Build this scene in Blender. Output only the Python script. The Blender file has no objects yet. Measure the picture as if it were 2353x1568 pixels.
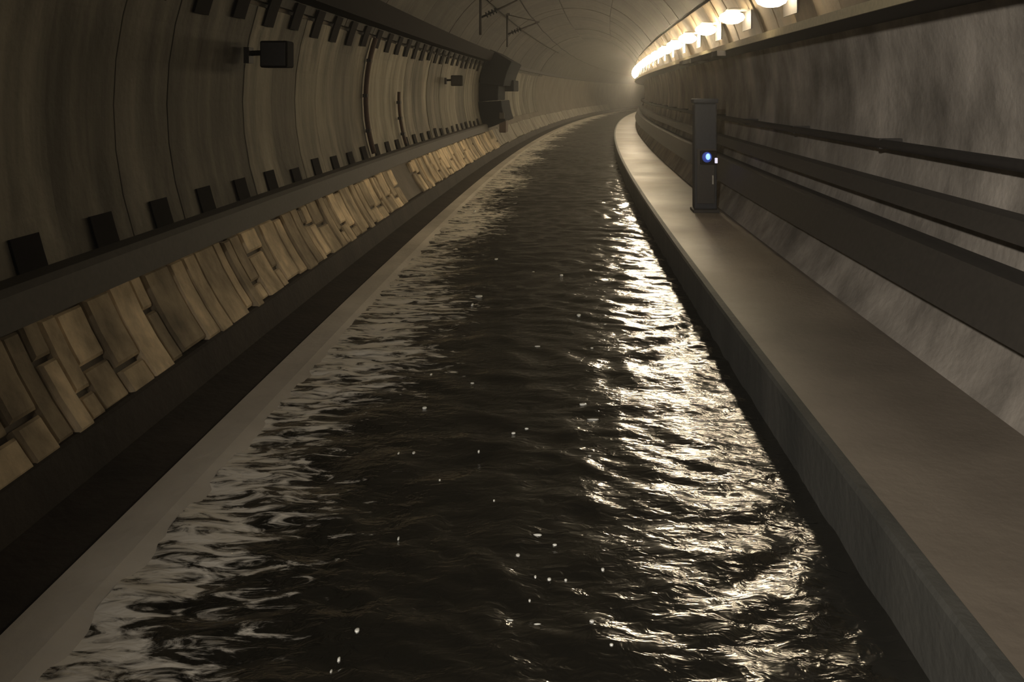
import bpy, math, random
import numpy as np
from mathutils import Vector

random.seed(7)
rng = np.random.RandomState(11)
scene = bpy.context.scene
C = scene.collection

# ------------------------------------------------------------------ camera, world, exposure
ZC = 3.10            # eye height above the track bed
F_PX = 1900.0        # focal length in pixels of the 2353x1568 frame
cam_d = bpy.data.cameras.new('camera')
cam = bpy.data.objects.new('camera', cam_d)
C.objects.link(cam)
cam.location = (0, 0, ZC)
cam.rotation_euler = (math.radians(90), 0, 0)
cam_d.sensor_width = 36.0
cam_d.lens = 36.0 * F_PX / 2353.0
cam_d.shift_x = (1176.5 - 1262) / 2353.0
cam_d.shift_y = -(784 - 213) / 2353.0
cam_d.clip_start = 0.05
cam_d.clip_end = 400
scene.camera = cam

world = bpy.data.worlds.new('tunnel_air')
scene.world = world
world.use_nodes = True
wn = world.node_tree.nodes
bg = wn['Background']
bg.inputs[0].default_value = (0.9, 0.95, 1.0, 1)
bg.inputs[1].default_value = 0.0
HAZE = 0.0026
vs = wn.new('ShaderNodeVolumeScatter')
vs.inputs['Color'].default_value = (1, 0.97, 0.9, 1)
vs.inputs['Density'].default_value = HAZE
vs.inputs['Anisotropy'].default_value = 0.7
world.node_tree.links.new(vs.outputs[0], wn['World Output'].inputs['Volume'])

vsn = scene.view_settings
vsn.view_transform = 'Standard'
vsn.look = 'None'
vsn.gamma = 1.0
vsn.use_curve_mapping = False
vsn.exposure = 2.2
LAMP_STRENGTH = 31.0
# added unseen fill spot behind the camera, brightens the near right wall and walkway
back_d = bpy.data.lights.new('added_fill_spot', 'SPOT')
back_d.energy = 600
back_d.color = (1.0, 0.93, 0.86)
back_d.shadow_soft_size = 0.12
back_d.spot_size = math.radians(78)
back_d.spot_blend = 1.0
back = bpy.data.objects.new('added_fill_spot', back_d)
back.location = (-1.6, -3.2, ZC + 1.2)
back.rotation_euler = (Vector((3.4, 6.5, ZC - 1.0)) - Vector(back.location)).to_track_quat('-Z', 'Y').to_euler()
C.objects.link(back)
scene.cycles.use_light_tree = False
scene.cycles.max_bounces = 6
scene.cycles.diffuse_bounces = 4
scene.cycles.glossy_bounces = 2
scene.cycles.adaptive_threshold = 0.03

# ------------------------------------------------------------------ tunnel coordinates
RC = 509.0           # radius of the bend (to the right)
CU, CZ, R = -0.15, -0.10, 3.45   # centre and inner radius of the bore (relative to the eye)


def P(s, u, z):
    """s along the track, u to the right, z relative to the eye -> world"""
    a = s / RC
    return (RC - (RC - u) * math.cos(a), (RC - u) * math.sin(a), z + ZC)


def pol(deg, r):
    """point of the bore's section: deg from the right-hand horizontal, counter-clockwise"""
    t = math.radians(deg)
    return CU + r * math.cos(t), CZ + r * math.sin(t)


def mesh_obj(name, verts, faces, mat, parent=None, smooth=False):
    me = bpy.data.meshes.new(name)
    me.from_pydata(verts, [], faces)
    me.update()
    if smooth:
        me.shade_smooth()
    me.materials.append(mat)
    o = bpy.data.objects.new(name, me)
    C.objects.link(o)
    if parent:
        o.parent = parent
        o.matrix_parent_inverse = Vector and parent.matrix_world.inverted()
    return o


def fix_normals(o):
    import bmesh
    bm = bmesh.new()
    bm.from_mesh(o.data)
    bmesh.ops.recalc_face_normals(bm, faces=bm.faces)
    bm.to_mesh(o.data)
    bm.free()


def bevel(o, w, seg=2):
    m = o.modifiers.new('bevel', 'BEVEL')
    m.width = w
    m.segments = seg
    m.limit_method = 'ANGLE'
    return o


def tag(o, label, cat, group=None, kind=None):
    if label:
        o['label'] = label
    if cat:
        o['category'] = cat
    if group:
        o['group'] = group
    if kind:
        o['kind'] = kind
    return o


def empty(name, s, u, z, label, cat, group=None):
    o = bpy.data.objects.new(name, None)
    o.empty_display_size = 0.1
    C.objects.link(o)
    o.location = P(s, u, z)
    o.rotation_euler = (0, 0, -s / RC)
    bpy.context.view_layer.update()
    return tag(o, label, cat, group)


def frange(a, b, d):
    n = max(1, int(round((b - a) / d)))
    return [a + (b - a) * i / n for i in range(n + 1)]


def sweep(name, prof, s0, s1, ds, mat, parent=None, closed=True, smooth=False):
    """profile [(u,z)...] swept along the track; closed profiles get end caps"""
    ss = frange(s0, s1, ds)
    n = len(prof)
    v, f = [], []
    for s in ss:
        v += [P(s, u, z) for u, z in prof]
    m = n if closed else n - 1
    for i in range(len(ss) - 1):
        for j in range(m):
            a, b = i * n + j, i * n + (j + 1) % n
            f.append((a, b, b + n, a + n))
    if closed:
        f.append(tuple(range(n)))
        f.append(tuple(reversed(range(len(v) - n, len(v)))))
    o = mesh_obj(name, v, f, mat, parent, smooth)
    if closed:
        fix_normals(o)
    return o


def tbox(name, s0, s1, u0, u1, z0, z1, mat, parent=None, bev=0.0):
    v = [P(s, u, z) for s in (s0, s1) for u in (u0, u1) for z in (z0, z1)]
    f = [(0, 1, 3, 2), (4, 6, 7, 5), (0, 4, 5, 1), (2, 3, 7, 6), (0, 2, 6, 4), (1, 5, 7, 3)]
    o = mesh_obj(name, v, f, mat, parent)
    fix_normals(o)
    if bev:
        bevel(o, bev)
    return o


def arc_panel(name, s0, s1, d0, d1, r_in, r_out, mat, parent=None, n=6, cham=0.008):
    """curved slab of the lining with chamfered edges"""
    v, f = [], []
    degs = [d0 + (d1 - d0) * i / n for i in range(n + 1)]
    cd = math.degrees(cham / r_in)
    for k, (sa, sb, r, e) in enumerate(((s0, s1, r_out, 0), (s0, s1, r_in + cham, 0), (s0 + cham, s1 - cham, r_in, cd))):
        for i, d in enumerate(degs):
            dd = d
            if e:
                dd = d + e * (1 if i == 0 else -1 if i == n else 0) * (1 if d1 > d0 else -1)
            u, z = pol(dd, r)
            v.append(P(sa, u, z))
            v.append(P(sb, u, z))
    m = 2 * (n + 1)
    for i in range(n):
        a = 2 * m + 2 * i
        f.append((a, a + 2, a + 3, a + 1))
    for k in (0, 1):
        b, c = k * m, (k + 1) * m
        for i in range(n):
            f.append((b + 2 * i, b + 2 * i + 2, c + 2 * i + 2, c + 2 * i))
            f.append((b + 2 * i + 1, c + 2 * i + 1, c + 2 * i + 3, b + 2 * i + 3))
        f.append((b, c, c + 1, b + 1))
        f.append((b + 2 * n, b + 2 * n + 1, c + 2 * n + 1, c + 2 * n))
    o = mesh_obj(name, v, f, mat, parent)
    fix_normals(o)
    return o


def tube(name, pts, r, mat, parent=None, n=8):
    pts = [Vector(p) for p in pts]
    v, f = [], []
    for i, p in enumerate(pts):
        t = (pts[min(i + 1, len(pts) - 1)] - pts[max(i - 1, 0)]).normalized()
        a = Vector((0, 0, 1)) if abs(t.z) < 0.9 else Vector((1, 0, 0))
        x = t.cross(a).normalized()
        y = t.cross(x).normalized()
        for k in range(n):
            w = 2 * math.pi * k / n
            v.append(p + x * r * math.cos(w) + y * r * math.sin(w))
    for i in range(len(pts) - 1):
        for k in range(n):
            a, b = i * n + k, i * n + (k + 1) % n
            f.append((a, b, b + n, a + n))
    f.append(tuple(range(n)))
    f.append(tuple(reversed(range(len(v) - n, len(v)))))
    o = mesh_obj(name, v, f, mat, parent, smooth=False)
    fix_normals(o)
    for p in o.data.polygons:
        p.use_smooth = len(p.vertices) == 4
    return o


def ellipsoid(name, s, u, z, rs, ru, rz, mat, parent=None, nu=16, nv=10, half=False):
    v, f = [], []
    for i in range(nv + 1):
        th = math.pi * i / nv
        for j in range(nu):
            ph = 2 * math.pi * j / nu
            v.append(P(s + rs * math.sin(th) * math.cos(ph), u + ru * math.sin(th) * math.sin(ph), z + rz * math.cos(th)))
    for i in range(nv):
        for j in range(nu):
            a, b = i * nu + j, i * nu + (j + 1) % nu
            f.append((a, b, b + nu, a + nu))
    o = mesh_obj(name, v, f, mat, parent, smooth=True)
    return o


# ------------------------------------------------------------------ materials
def new_mat(name):
    m = bpy.data.materials.new(name)
    m.use_nodes = True
    nt = m.node_tree
    return m, nt, nt.nodes['Principled BSDF']


def concrete(name, c1, c2, rough=0.85, streak=(2.2, 2.2, 0.35), patch=0.8, bump=0.25, rnd=0.25, patch_amt=0.5, spec=0.4, dirt=(0.02, 0.016, 0.01), dirt_amt=0.35):
    m, nt, b = new_mat(name)
    N, L = nt.nodes, nt.links
    geo = N.new('ShaderNodeNewGeometry')
    mp = N.new('ShaderNodeMapping')
    mp.inputs['Scale'].default_value = streak
    L.new(geo.outputs['Position'], mp.inputs['Vector'])
    n1 = N.new('ShaderNodeTexNoise')
    n1.inputs['Scale'].default_value = 1.0
    n1.inputs['Detail'].default_value = 6
    n1.inputs['Roughness'].default_value = 0.6
    L.new(mp.outputs[0], n1.inputs['Vector'])
    r1 = N.new('ShaderNodeValToRGB')
    r1.color_ramp.elements[0].position = 0.32
    r1.color_ramp.elements[0].color = (*c1, 1)
    r1.color_ramp.elements[1].position = 0.68
    r1.color_ramp.elements[1].color = (*c2, 1)
    L.new(n1.outputs[0], r1.inputs[0])
    n2 = N.new('ShaderNodeTexNoise')
    n2.inputs['Scale'].default_value = patch
    n2.inputs['Detail'].default_value = 5
    L.new(geo.outputs['Position'], n2.inputs['Vector'])
    r2 = N.new('ShaderNodeMapRange')
    r2.inputs['From Min'].default_value = 0.35
    r2.inputs['From Max'].default_value = 0.7
    r2.inputs['To Min'].default_value = 0.0
    r2.inputs['To Max'].default_value = dirt_amt
    L.new(n2.outputs[0], r2.inputs[0])
    mx = N.new('ShaderNodeMix')
    mx.data_type = 'RGBA'
    mx.inputs[7].default_value = (*dirt, 1)
    L.new(r2.outputs[0], mx.inputs[0])
    L.new(r1.outputs[0], mx.inputs[6])
    oi = N.new('ShaderNodeObjectInfo')
    r3 = N.new('ShaderNodeMapRange')
    r3.inputs['To Min'].default_value = 1 - rnd
    r3.inputs['To Max'].default_value = 1 + rnd
    L.new(oi.outputs['Random'], r3.inputs[0])
    hs = N.new('ShaderNodeHueSaturation')
    L.new(r3.outputs[0], hs.inputs['Value'])
    L.new(mx.outputs[2], hs.inputs['Color'])
    L.new(hs.outputs[0], b.inputs['Base Color'])
    b.inputs['Roughness'].default_value = rough
    b.inputs['Specular IOR Level'].default_value = spec
    n3 = N.new('ShaderNodeTexNoise')
    n3.inputs['Scale'].default_value = 14
    n3.inputs['Detail'].default_value = 6
    L.new(geo.outputs['Position'], n3.inputs['Vector'])
    bp = N.new('ShaderNodeBump')
    bp.inputs['Strength'].default_value = bump
    bp.inputs['Distance'].default_value = 0.03
    L.new(n3.outputs[0], bp.inputs['Height'])
    L.new(bp.outputs[0], b.inputs['Normal'])
    return m


def plain(name, col, rough=0.6, metal=0.0, bump=0.1, scale=20):
    m, nt, b = new_mat(name)
    N, L = nt.nodes, nt.links
    geo = N.new('ShaderNodeNewGeometry')
    n = N.new('ShaderNodeTexNoise')
    n.inputs['Scale'].default_value = scale
    n.inputs['Detail'].default_value = 4
    L.new(geo.outputs['Position'], n.inputs['Vector'])
    r = N.new('ShaderNodeValToRGB')
    r.color_ramp.elements[0].color = tuple(c * 0.7 for c in col) + (1,)
    r.color_ramp.elements[1].color = tuple(min(1, c * 1.3) for c in col) + (1,)
    L.new(n.outputs[0], r.inputs[0])
    L.new(r.outputs[0], b.inputs['Base Color'])
    b.inputs['Roughness'].default_value = rough
    b.inputs['Metallic'].default_value = metal
    bp = N.new('ShaderNodeBump')
    bp.inputs['Strength'].default_value = bump
    bp.inputs['Distance'].default_value = 0.01
    L.new(n.outputs[0], bp.inputs['Height'])
    L.new(bp.outputs[0], b.inputs['Normal'])
    return m


def emit(name, col, strength):
    m, nt, b = new_mat(name)
    b.inputs['Base Color'].default_value = (0.8, 0.8, 0.8, 1)
    b.inputs['Emission Color'].default_value = (*col, 1)
    b.inputs['Emission Strength'].default_value = strength
    return m


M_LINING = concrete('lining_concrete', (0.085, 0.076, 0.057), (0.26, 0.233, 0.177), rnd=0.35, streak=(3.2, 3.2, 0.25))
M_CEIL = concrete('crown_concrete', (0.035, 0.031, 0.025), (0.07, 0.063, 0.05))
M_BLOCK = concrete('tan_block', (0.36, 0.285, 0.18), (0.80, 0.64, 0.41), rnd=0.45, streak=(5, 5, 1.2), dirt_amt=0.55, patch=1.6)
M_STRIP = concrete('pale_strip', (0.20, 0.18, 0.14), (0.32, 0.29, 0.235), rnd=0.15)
M_JOINT = concrete('joint_dark', (0.12, 0.10, 0.075), (0.17, 0.145, 0.11), rnd=0)
M_RIGHT = concrete('right_lining', (0.18, 0.16, 0.13), (0.46, 0.41, 0.34), streak=(1.6, 1.6, 1.1), patch=0.9, dirt_amt=0.4)
M_LITP = concrete('tan_panel', (0.15, 0.115, 0.068), (0.27, 0.205, 0.125), rnd=0.3)
M_WALK = concrete('walkway_concrete', (0.17, 0.14, 0.105), (0.27, 0.225, 0.17), rough=0.5, streak=(0.8, 0.8, 0.8), patch=0.5, rnd=0, spec=0.5, bump=0.12)
def wet(m, lo, hi, scale):
    nt = m.node_tree
    N, L = nt.nodes, nt.links
    geo = N.new('ShaderNodeNewGeometry')
    n = N.new('ShaderNodeTexNoise')
    n.inputs['Scale'].default_value = scale
    n.inputs['Detail'].default_value = 4
    L.new(geo.outputs['Position'], n.inputs['Vector'])
    q = N.new('ShaderNodeMapRange')
    q.inputs['From Min'].default_value = 0.3
    q.inputs['From Max'].default_value = 0.7
    q.inputs['To Min'].default_value = lo
    q.inputs['To Max'].default_value = hi
    L.new(n.outputs[0], q.inputs[0])
    L.new(q.outputs[0], nt.nodes['Principled BSDF'].inputs['Roughness'])


wet(M_WALK, 0.46, 0.62, 0.6)
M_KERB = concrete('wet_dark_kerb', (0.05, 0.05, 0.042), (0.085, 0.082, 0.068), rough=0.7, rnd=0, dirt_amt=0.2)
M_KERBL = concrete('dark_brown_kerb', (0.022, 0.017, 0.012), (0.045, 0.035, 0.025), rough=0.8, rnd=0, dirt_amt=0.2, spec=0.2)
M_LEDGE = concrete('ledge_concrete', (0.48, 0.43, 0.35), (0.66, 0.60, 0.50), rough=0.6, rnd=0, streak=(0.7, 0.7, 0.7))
M_BED = plain('track_bed', (0.03, 0.026, 0.02), 0.9)
M_STEEL = plain('dark_steel', (0.035, 0.030, 0.025), 0.7, 0.2)
M_TRAY = plain('tray_steel', (0.055, 0.047, 0.036), 0.75, 0.1)
M_BLACK = plain('black_housing', (0.008, 0.006, 0.005), 0.9, bump=0.0)
M_BLACK.node_tree.nodes['Principled BSDF'].inputs['Specular IOR Level'].default_value = 0.1
M_BLUEDARK = plain('slate_housing', (0.006, 0.0075, 0.009), 0.9)
M_BLUEDARK.node_tree.nodes['Principled BSDF'].inputs['Specular IOR Level'].default_value = 0.1
M_PILLAR = plain('pillar_paint', (0.026, 0.028, 0.034), 0.8)
M_RUST = plain('rusty_pipe', (0.07, 0.042, 0.028), 0.8)
M_LAMPBASE = plain('lamp_casting', (0.35, 0.32, 0.26), 0.5)
M_LEDGEST = plain('painted_ledge_steel', (0.42, 0.36, 0.22), 0.55)
M_LAMP = emit('lamp_glow', (1.0, 0.82, 0.55), LAMP_STRENGTH)
M_LAMP_DIM = emit('weak_lamp_glow', (1.0, 0.82, 0.55), LAMP_STRENGTH * 0.32)
M_BLUE = emit('blue_glow', (0.06, 0.16, 1.0), 1.0)
M_WHITE = emit('white_glow', (0.85, 0.80, 1.0), 0.16)
M_BLUEHALO = emit('blue_halo', (0.10, 0.20, 1.0), 0.04)  # faintly glowing disc that paints the halo round the blue lamp
M_BLUEHALO.node_tree.nodes['Principled BSDF'].inputs['Base Color'].default_value = (0.02, 0.03, 0.12, 1)
M_GLINT = plain('pale_glint', (0.8, 0.77, 0.68), 0.12)  # pale glossy colour of the modelled water glints


def water_mat():
    m, nt, b = new_mat('flood_water')
    N, L = nt.nodes, nt.links
    b.inputs['IOR'].default_value = 2.5
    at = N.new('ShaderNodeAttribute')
    at.attribute_name = 'painted_reflection'
    mp2 = N.new('ShaderNodeMapping')
    mp2.inputs['Scale'].default_value = (3.6, 11.0, 1)
    geo2 = N.new('ShaderNodeNewGeometry')
    L.new(geo2.outputs['Position'], mp2.inputs['Vector'])
    fn = N.new('ShaderNodeTexNoise')
    fn.inputs['Scale'].default_value = 1.0
    fn.inputs['Detail'].default_value = 5
    fn.inputs['Roughness'].default_value = 0.62
    fn.inputs['Distortion'].default_value = 0.9
    L.new(mp2.outputs[0], fn.inputs['Vector'])
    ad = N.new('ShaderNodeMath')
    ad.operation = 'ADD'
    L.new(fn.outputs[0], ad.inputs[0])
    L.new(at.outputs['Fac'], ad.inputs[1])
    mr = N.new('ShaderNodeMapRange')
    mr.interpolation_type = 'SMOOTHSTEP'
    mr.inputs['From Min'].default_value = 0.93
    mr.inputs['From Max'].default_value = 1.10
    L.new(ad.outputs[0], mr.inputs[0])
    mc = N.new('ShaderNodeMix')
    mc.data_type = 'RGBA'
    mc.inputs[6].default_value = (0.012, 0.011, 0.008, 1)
    mc.inputs[7].default_value = (0.74, 0.68, 0.56, 1)  # pale streak colour, imitates the left wall mirrored in the water
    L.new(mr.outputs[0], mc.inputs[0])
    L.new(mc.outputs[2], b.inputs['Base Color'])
    rr = N.new('ShaderNodeMapRange')
    rr.inputs['To Min'].default_value = 0.16
    rr.inputs['To Max'].default_value = 0.5
    L.new(mr.outputs[0], rr.inputs[0])
    L.new(rr.outputs[0], b.inputs['Roughness'])
    geo = N.new('ShaderNodeNewGeometry')
    mp = N.new('ShaderNodeMapping')
    mp.inputs['Scale'].default_value = (5.0, 9.0, 1)
    L.new(geo.outputs['Position'], mp.inputs['Vector'])
    n = N.new('ShaderNodeTexNoise')
    n.inputs['Scale'].default_value = 1.6
    n.inputs['Detail'].default_value = 3
    n.inputs['Distortion'].default_value = 0.6
    L.new(mp.outputs[0], n.inputs['Vector'])
    bp = N.new('ShaderNodeBump')
    bp.inputs['Strength'].default_value = 0.6
    bp.inputs['Distance'].default_value = 0.02
    L.new(n.outputs[0], bp.inputs['Height'])
    L.new(bp.outputs[0], b.inputs['Normal'])
    return m


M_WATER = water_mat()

# ------------------------------------------------------------------ the bore
S0, S1 = -7.0, 165.0


def shell(name, d0, d1, mat, n=24):
    prof = [pol(d0 + (d1 - d0) * i / n, R + 0.06) for i in range(n + 1)]
    o = sweep(name, prof, S0, S1, 2.0, mat, closed=False, smooth=True)
    o['kind'] = 'structure'
    return o


wall_left = shell('wall_left', 157, 217, M_JOINT)
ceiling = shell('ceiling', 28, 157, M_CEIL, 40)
wall_right = shell('wall_right', -40, 28, M_RIGHT)

WATER_Z = -2.42
WALK_Z = -2.03
bed = sweep('floor', [(-2.98, -2.95), (1.7, -2.95), (1.7, -3.10), (-2.98, -3.10)], S0, S1, 2.0, M_BED)
bed['kind'] = 'structure'

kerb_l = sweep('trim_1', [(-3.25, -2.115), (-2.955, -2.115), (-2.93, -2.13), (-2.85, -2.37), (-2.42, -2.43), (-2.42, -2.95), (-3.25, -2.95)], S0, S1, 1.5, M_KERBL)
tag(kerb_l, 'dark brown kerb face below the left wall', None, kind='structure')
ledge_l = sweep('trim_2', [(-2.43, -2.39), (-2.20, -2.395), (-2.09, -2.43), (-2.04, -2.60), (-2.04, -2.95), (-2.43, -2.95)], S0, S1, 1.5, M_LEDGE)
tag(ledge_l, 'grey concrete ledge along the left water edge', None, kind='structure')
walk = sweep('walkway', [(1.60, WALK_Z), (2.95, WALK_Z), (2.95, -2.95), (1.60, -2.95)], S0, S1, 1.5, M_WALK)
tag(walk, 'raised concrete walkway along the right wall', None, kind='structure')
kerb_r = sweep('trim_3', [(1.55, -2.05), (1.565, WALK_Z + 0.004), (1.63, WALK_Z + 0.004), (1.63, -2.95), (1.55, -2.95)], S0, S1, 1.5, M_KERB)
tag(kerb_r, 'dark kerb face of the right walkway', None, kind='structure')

# ------------------------------------------------------------------ lining panels, parts of the bore
PITCH = 0.9
for i in range(56):
    s = 2.2 + i * PITCH
    jr = random.uniform(-0.008, 0.010)
    arc_panel('panel', s + 0.002, s + PITCH - 0.002, 198.5, 161.5, R + jr, R + 0.07, M_LINING, wall_left, cham=0.004)
for i in range(28):
    s = 4.0 + i * 1.8
    for d0, d1 in ((160.5, 128.5), (128, 96.5), (96, 64.5), (64, 33)):
        jr = random.uniform(-0.010, 0.015)
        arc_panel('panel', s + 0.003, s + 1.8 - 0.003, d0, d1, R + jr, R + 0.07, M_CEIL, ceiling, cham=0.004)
for i in range(50):
    s = 5.6 + i * PITCH
    jr = random.uniform(-0.035, 0.02)
    arc_panel('panel', s + 0.012, s + PITCH - 0.012, 15.5, 32, R + jr, R + 0.07, M_LITP, wall_right, n=4)

# tan blocks of the lower left wall, two uneven courses
s = 2.6
while s < 104:
    w = random.choice((0.18, 0.25, 0.32, 0.42)) * (1.0 if s < 30 else 3.5)
    d_lo, d_hi = 216.2, 203.0
    mode = random.random()
    gap = 0.006
    if 15.7 < s < 17.2:
        s += 0.8 + 0 * w
        continue
    if mode < 0.45 or s > 34:
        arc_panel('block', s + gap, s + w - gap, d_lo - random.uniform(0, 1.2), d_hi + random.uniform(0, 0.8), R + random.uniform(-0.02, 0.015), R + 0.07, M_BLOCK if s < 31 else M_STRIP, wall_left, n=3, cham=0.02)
    else:
        mid = random.uniform(207, 213)
        arc_panel('block', s + gap, s + w - gap, d_lo - random.uniform(0, 1.2), mid + 0.3, R + random.uniform(-0.015, 0.025), R + 0.07, M_BLOCK, wall_left, n=2, cham=0.02)
        arc_panel('block', s + gap, s + w - gap, mid - 0.3, d_hi + random.uniform(0, 0.8), R + random.uniform(-0.02, 0.02), R + 0.07, M_BLOCK, wall_left, n=2, cham=0.02)
    s += w

# ------------------------------------------------------------------ water
o_grid = []


def build_water():
    ss = [2.0]
    while ss[-1] < 150:
        q = ss[-1]
        ss.append(q + (0.028 if q < 15 else 0.055 if q < 35 else 0.12 if q < 60 else 1.0))
    ss = np.array(ss)
    us = np.linspace(-2.13, 1.556, 126)
    S, U = np.meshgrid(ss, us, indexing='ij')
    Z = np.zeros_like(S)
    wx = 0.10 * np.sin(2.1 * S + 1.3 * U) + 0.08 * np.sin(-1.7 * S + 3.1 * U + 1.0)
    wy = 0.10 * np.sin(1.3 * S - 2.3 * U + 2.0) + 0.07 * np.sin(3.3 * S + 1.9 * U)
    for k in range(70):
        lam = 0.13 * (5.0 ** rng.rand())
        th = rng.normal(0, 0.75)                # waves run mostly along the track
        kk = 2 * math.pi / lam
        slope = 0.030 * (lam / 0.4) ** 0.1
        amp = slope / kk
        ph = rng.rand() * 6.283
        arg = kk * (math.cos(th) * (S + wx) + math.sin(th) * (U + wy)) + ph
        env = 0.55 + 0.45 * np.sin(S * rng.uniform(0.3, 1.6) + U * rng.uniform(-2, 2) + rng.rand() * 6.28)
        Z += amp * env * np.sin(arg)
    Z *= np.clip(1.15 - S / 160, 0.2, 1)
    a = S / RC
    X = RC - (RC - U) * np.cos(a)
    Y = (RC - U) * np.sin(a)
    v = np.stack([X, Y, Z + WATER_Z + ZC], -1).reshape(-1, 3)
    nu = len(us)
    i, j = np.meshgrid(np.arange(len(ss) - 1), np.arange(nu - 1), indexing='ij')
    q = (i * nu + j).ravel()
    f = np.stack([q, q + 1, q + nu + 1, q + nu], -1)
    me = bpy.data.meshes.new('flood_water')
    me.vertices.add(len(v))
    me.vertices.foreach_set('co', v.ravel())
    me.loops.add(f.size)
    me.loops.foreach_set('vertex_index', f.ravel())
    me.polygons.add(len(f))
    me.polygons.foreach_set('loop_start', np.arange(len(f)) * 4)
    me.update(calc_edges=True)
    me.shade_smooth()
    me.flip_normals() if me.polygons[0].normal.z < 0 else None
    # pale streaks painted along the left ledge for the wall's reflection
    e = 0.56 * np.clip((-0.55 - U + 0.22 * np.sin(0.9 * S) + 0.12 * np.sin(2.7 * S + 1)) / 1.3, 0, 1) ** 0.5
    me.attributes.new('painted_reflection', 'FLOAT', 'POINT').data.foreach_set('value', e.ravel().astype(np.float32))
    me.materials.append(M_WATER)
    o = bpy.data.objects.new('flood_water', me)
    C.objects.link(o)
    o_grid.extend([ss, us, Z])
    return tag(o, 'dark rippling flood water filling the track bed', 'water', kind='stuff')


water = build_water()

# ------------------------------------------------------------------ left wall: lower cable tray with brackets
tray = empty('cable_tray', 10, -3.3, -1.3, 'long dark cable tray with upright brackets along the lower left wall', 'cable tray')
sweep('tray_channel', [(-3.40, -1.16), (-3.24, -1.16), (-3.20, -1.20), (-3.16, -1.40), (-3.30, -1.41)], 2.0, 30.5, 0.8, M_TRAY, tray)
for i in range(29):
    s = 4.5 + i * PITCH
    arc_panel('bracket', s - 0.17, s + 0.13, 198.3, 194.6 + random.uniform(-0.6, 0.6), R - 0.032, R - 0.018, M_BLACK, tray, n=2, cham=0.003)

# upper shelf with hanging brackets
shelf = empty('cable_shelf', 16, -3.1, 1.3, 'dark cable shelf with comb-like hangers high on the left wall', 'cable shelf')
sweep('shelf_beam', [(-3.33, 1.17), (-3.06, 1.17), (-2.92, 1.50), (-3.15, 1.50)], 5.0, 30.3, 0.8, M_BLACK, shelf)
for i in range(27):
    s = 6.2 + i * PITCH
    arc_panel('hanger', s - 0.16, s + 0.16, 164.8 + random.uniform(-0.5, 0.5), 158.5, R - 0.04, R - 0.018, M_BLACK, shelf, n=2, cham=0.003)
sweep('shelf_rail', [(-3.33, 1.17), (-3.22, 1.17), (-3.14, 1.32), (-3.25, 1.32)], 35.2, 110.0, 2.0, M_STEEL, shelf)


# square boxes on arms
def wall_box(s, z, label):
    t = empty('wall_box', s, -3.52, z, label, 'box', 'square boxes on arms along the left wall')
    tbox('housing', s - 0.10, s + 0.14, -3.31, -3.00, z - 0.15, z + 0.15, M_BLACK, t, 0.02)
    tube('arm', [P(s, -3.50, z + 0.01), P(s, -3.29, z + 0.02)], 0.030, M_BLACK, t)
    tbox('mounting_plate', s - 0.07, s + 0.07, -3.50, -3.44, z - 0.10, z + 0.08, M_STEEL, t)
    tbox('front_rim', s - 0.115, s - 0.098, -3.29, -3.02, z - 0.13, z + 0.13, M_STEEL, t, 0.005)
    return t


wall_box(9.25, 0.43, 'large square black box held off the left wall by an arm')
wall_box(23.3, 0.34, 'small distant dark box on the left wall beside the dark mast')


# rusty conduits between shelf and tray
def conduit(s, d0, d1, r, label):
    t = empty('conduit', s, -3.3, -1.1, label, 'pipe', 'conduits running up the left wall')
    pts = [P(s, *pol(d0 + (d1 - d0) * i / 14, R - 0.085)) for i in range(15)]
    tube('pipe', pts, r, M_RUST, t)
    for d in (d0 * 0.8 + d1 * 0.2, (d0 + d1) / 2, d0 * 0.2 + d1 * 0.8):
        u, z = pol(d, R - 0.07)
        tbox('clip', s - 0.06, s + 0.06, u - 0.03, u + 0.05, z - 0.03, z + 0.03, M_STEEL, t)
    return t


conduit(14.78, 197.2, 161.2, 0.045, 'rust brown conduit curving up the left wall from tray to shelf')
conduit(17.55, 197.2, 178, 0.035, 'shorter brown conduit ending halfway up the left wall')

# dark mast against the left wall
mast = empty('equipment_mast', 32, -3.2, -1.9, 'tall dark slate mast of stacked housings against the far left wall', 'mast')


def mast_piece(name, s0, s1, d0, d1, depth, mat):
    return arc_panel(name, s0, s1, d0, d1, R - depth, R - 0.03, mat, mast, n=4, cham=0.03)


mast_piece('upper_housing', 30.6, 34.4, 172, 150, 0.95, M_BLUEDARK)
mast_piece('middle_housing', 30.8, 33.0, 184, 172.3, 0.75, M_BLUEDARK)
mast_piece('lower_housing', 30.6, 33.4, 201.5, 184.3, 0.88, M_BLUEDARK)
tbox('side_box', 33.05, 34.9, -2.95, -2.5, 0.05, 0.5, M_BLUEDARK, mast, 0.03)
tbox('gauge', 30.5, 30.6, -2.78, -2.58, -0.98, -0.74, M_TRAY, mast, 0.03)
tbox('drop_bracket', 31.2, 31.9, -2.86, -2.60, -1.52, -1.0, M_RUST, mast, 0.03)


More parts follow.
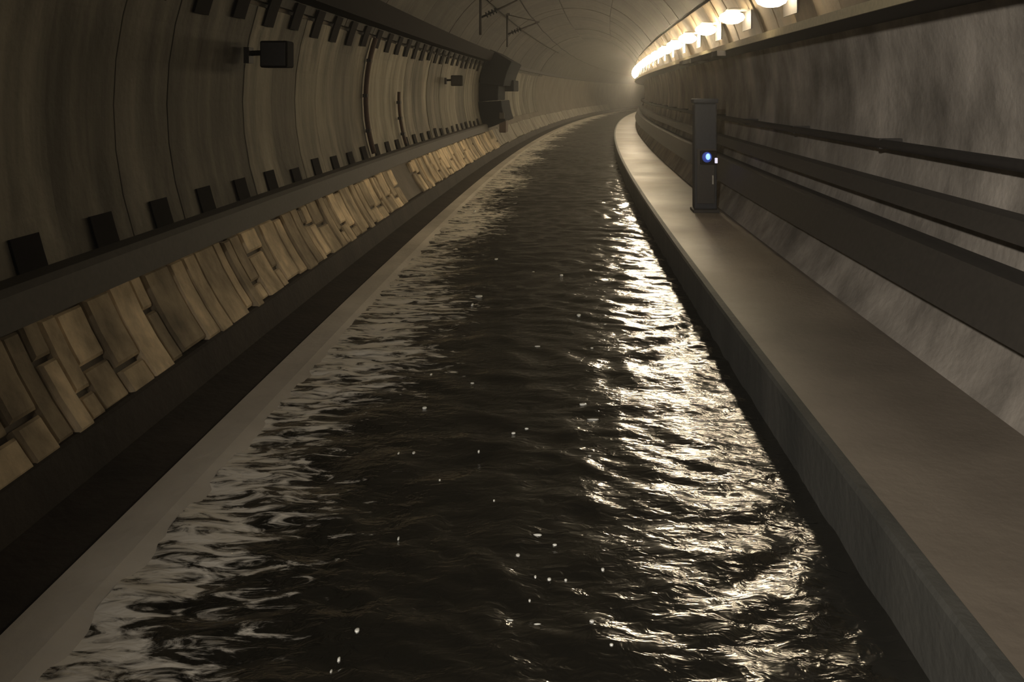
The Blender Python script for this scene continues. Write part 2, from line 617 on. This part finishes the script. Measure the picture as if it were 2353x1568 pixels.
# ------------------------------------------------------------------ catenary supports in the crown
def catenary(s, u, zb, u2, z2, label):
    t = empty('catenary_support', s, u, 2.7, label, 'support', 'overhead line supports')
    ztop = CZ + math.sqrt(R * R - (u - CU) ** 2) + 0.02
    tube('drop_post', [P(s, u, ztop), P(s, u, zb)], 0.035, M_STEEL, t)
    arm = tube('arm', [P(s, u, z2 - 0.42), P(s, u2, z2)], 0.028, M_STEEL, t)
    tube('tie_rod', [P(s, u, z2 + 0.25), P(s, u2, z2)], 0.014, M_STEEL, t)
    for k in range(4):
        w = 0.15 + 0.08 * k
        a = Vector(P(s, u, z2 - 0.42)).lerp(Vector(P(s, u2, z2)), w)
        b = Vector(P(s, u, z2 - 0.42)).lerp(Vector(P(s, u2, z2)), w + 0.03)
        tube('insulator_disc', [a, b], 0.07, M_BLUEDARK, arm, 10)
    tbox('ceiling_plate', s - 0.12, s + 0.12, u - 0.1, u + 0.1, ztop - 0.06, ztop + 0.0, M_STEEL, t)
    return t


catenary(20.0, -2.06, 1.40, -1.15, 2.24, 'nearer overhead line support with slanted arm under the tunnel crown')
catenary(28.0, -2.2, 1.55, -1.1, 2.4, 'farther overhead line support above the dark mast')
line = tube('overhead_cable', [P(q, -1.12, 2.26 + 0.02 * math.sin(q)) for q in frange(4, 110, 2)], 0.016, M_BLACK)
tag(line, 'thin dark cable strung along the crown between the supports', 'cable')

# ------------------------------------------------------------------ right wall: ledge, lamps, trays, pipe
ledge = empty('wall_ledge', 12, 3.0, 0.78, 'pale yellowish ledge along the right wall under the row of lamps', 'ledge')
sweep('shelf_plate', [(2.70, 0.74), (3.32, 0.74), (3.32, 0.70), (2.70, 0.70)], 2.0, 110, 1.0, M_STEEL, ledge)
sweep('edge_strip', [(2.68, 0.785), (2.70, 0.785), (2.70, 0.69), (2.68, 0.69)], 2.0, 110, 1.0, M_LEDGEST, ledge)
duct = empty('shade_duct', 16, 2.7, 0.7, 'dark duct added along the ledge to shade the walkway by the blue lamp pillar', 'duct')
sweep('duct_channel', [(2.55, 0.685), (2.69, 0.685), (2.69, 0.60), (2.55, 0.60)], 13.5, 18.4, 0.5, M_STEEL, duct)  # duct added to shade the walkway near the pillar
for q in (14.0, 15.3, 16.6, 17.9):
    tbox('hanger', q - 0.03, q + 0.03, 2.54, 2.70, 0.59, 0.69, M_TRAY, duct)

ORD = ['nearest', 'second nearest', 'third nearest', 'fourth nearest', 'fifth nearest', 'sixth nearest', 'seventh nearest']
for i in range(32):
    s = 10.5 + 2.55 * i
    if i < len(ORD):
        lab = 'oval glowing lamp on the right wall, %s of the row' % ORD[i]
    else:
        lab = 'far glowing lamp merging into the bright streak above the right ledge'
    t = empty('wall_lamp', s, 2.99, 1.27, lab, 'lamp', 'row of lamps above the right ledge')
    ellipsoid('globe', s, 2.70, 1.18, 0.20, 0.20, 0.105, M_LAMP_DIM if i < 2 else M_LAMP, t, 10, 6)
    tbox('added_shield', s - 0.32, s + 0.32, 2.93, 2.945, 0.98, 1.275, M_STEEL, t)  # added shield, keeps the globe's light off the wall panel behind
    tbox('lamp_base', s - 0.13, s + 0.13, 2.62, 2.82, 1.275, 1.32, M_LAMPBASE, t, 0.015)
    tbox('wall_arm', s - 0.03, s + 0.03, 2.81, 2.985, 1.28, 1.315, M_LAMPBASE, t)

rtray = empty('cable_tray', 10, 2.9, -1.4, 'wide dark cable tray low on the right wall above the walkway', 'cable tray')
sweep('tray_channel', [(3.10, -1.18), (2.86, -1.18), (2.72, -1.52), (2.98, -1.56)], S0 + 3, 110, 1.0, M_TRAY, rtray)
rtray2 = empty('cable_tray', 10, 3.0, -0.9, 'narrow dark cable tray halfway up the right wall', 'cable tray')
sweep('tray_channel', [(3.20, -0.83), (3.02, -0.83), (2.95, -0.97), (3.16, -1.0)], S0 + 3, 110, 1.0, M_TRAY, rtray2)
rpipe = empty('wall_pipe', 12, 3.15, -0.49, 'thin dark pipe running along the right wall at eye level', 'pipe')
tube('pipe', [P(q, 3.13, -0.49) for q in frange(3, 110, 1.5)], 0.045, M_STEEL, rpipe)
for q in frange(5, 59, 3.0):
    tbox('clip', q - 0.03, q + 0.03, 3.10, 3.32, -0.54, -0.44, M_STEEL, rpipe)

# blue lamp pillar on the walkway
pil = empty('lamp_pillar', 14.2, 2.46, WALK_Z, 'slim dark pillar on the right walkway with a small glowing blue lamp', 'pillar')
tbox('base_plate', 14.0, 14.42, 2.24, 2.68, WALK_Z, WALK_Z + 0.05, M_STEEL, pil, 0.01)
tbox('column', 14.08, 14.36, 2.27, 2.65, WALK_Z + 0.05, -0.18, M_PILLAR, pil, 0.03)
tbox('cap', 14.05, 14.39, 2.25, 2.67, -0.18, -0.10, M_PILLAR, pil, 0.02)
door = tbox('door', 14.06, 14.085, 2.31, 2.61, WALK_Z + 0.15, -0.95, M_STEEL, pil, 0.008)
tbox('door_handle', 14.035, 14.06, 2.56, 2.585, -1.55, -1.40, M_LAMPBASE, door, 0.005)
bezel = tbox('lamp_bezel', 14.02, 14.085, 2.36, 2.64, -1.22, -0.98, M_BLACK, pil, 0.02)
ellipsoid('lamp_halo', 14.02, 2.47, -1.09, 0.02, 0.085, 0.09, M_BLUEHALO, bezel, 14, 8)
ellipsoid('blue_lamp', 14.0, 2.485, -1.08, 0.03, 0.040, 0.055, M_BLUE, bezel, 12, 8)
tbox('white_lamp', 13.99, 14.03, 2.60, 2.645, -1.19, -1.10, M_WHITE, bezel, 0.008)

# ------------------------------------------------------------------ pale flecks modelled for the ripple glints on the water
def glint():
    v, f = [], []
    px = [(1100, 680, 16, 4), (1085, 700, 5, 4), (1340, 930, 16, 4), (1362, 960, 26, 4), (1180, 995, 8, 3), (1210, 987, 8, 2),
          (1235, 1230, 18, 4), (1275, 1250, 9, 3), (975, 940, 9, 4), (915, 1240, 4, 6), (915, 1048, 4, 6), (950, 1045, 6, 6),
          (1330, 725, 8, 3), (1225, 622, 6, 2), (1290, 632, 7, 2), (1140, 598, 8, 3), (1235, 797, 12, 2), (1360, 800, 6, 2),
          (1390, 745, 6, 3), (1400, 640, 5, 3), (1385, 610, 5, 2), (1090, 487, 5, 3), (1085, 880, 8, 3), (990, 862, 5, 4),
          (1355, 1048, 7, 3), (1100, 1040, 4, 3), (1135, 1153, 4, 3), (1010, 1110, 4, 3), (1190, 1275, 9, 6), (1230, 1325, 5, 5),
          (1262, 1330, 8, 5), (1217, 1378, 5, 5), (1170, 1420, 18, 4), (1235, 1430, 16, 3), (1360, 1435, 10, 6), (1405, 1490, 8, 5),
          (1385, 1310, 7, 5), (820, 1455, 10, 9), (778, 1515, 6, 8), (760, 1540, 5, 8), (1420, 480, 6, 4), (1430, 505, 8, 3),
          (1395, 545, 6, 3), (1420, 545, 12, 2), (1450, 535, 9, 2), (1412, 572, 10, 2), (1440, 620, 18, 4), (1300, 1330, 6, 4)]
    for x, y, rx, ry in px:
        d = y - 213
        sd = F_PX * 2.42 / d
        u = (x - 1262 - F_PX / (2 * RC) * sd) * sd / F_PX
        ru = rx * sd / F_PX * 0.62
        rs = max(0.006, ry * sd * sd / (F_PX * 2.42) * 0.6)
        n, b0 = 8, len(v)
        wz = WATER_Z + o_grid[2][np.searchsorted(o_grid[0], sd), np.searchsorted(o_grid[1], min(1.5, max(-2.1, u)))]
        for k in range(n):
            w = 2 * math.pi * k / n
            q = random.uniform(0.7, 1.2)
            v.append(P(sd + rs * q * math.sin(w), u + ru * q * math.cos(w), wz - 0.01))
        for sc_, hh in ((0.85, 0.004), (0.4, 0.006)):
            for k in range(n):
                w = 2 * math.pi * k / n
                v.append(P(sd + sc_ * rs * math.sin(w), u + sc_ * ru * math.cos(w), wz + hh))
        for m in (0, n):
            for k in range(n):
                k2 = (k + 1) % n
                f.append((b0 + m + k, b0 + m + n + k, b0 + m + n + k2, b0 + m + k2))
        f.append(tuple(b0 + 2 * n + n - 1 - k for k in range(n)))
    o = mesh_obj('glint_flecks', v, f, M_GLINT, None, True)
    fix_normals(o)
    return tag(o, 'scattered pale flecks modelled as glints on the dark water', 'glint', kind='stuff')


glint()
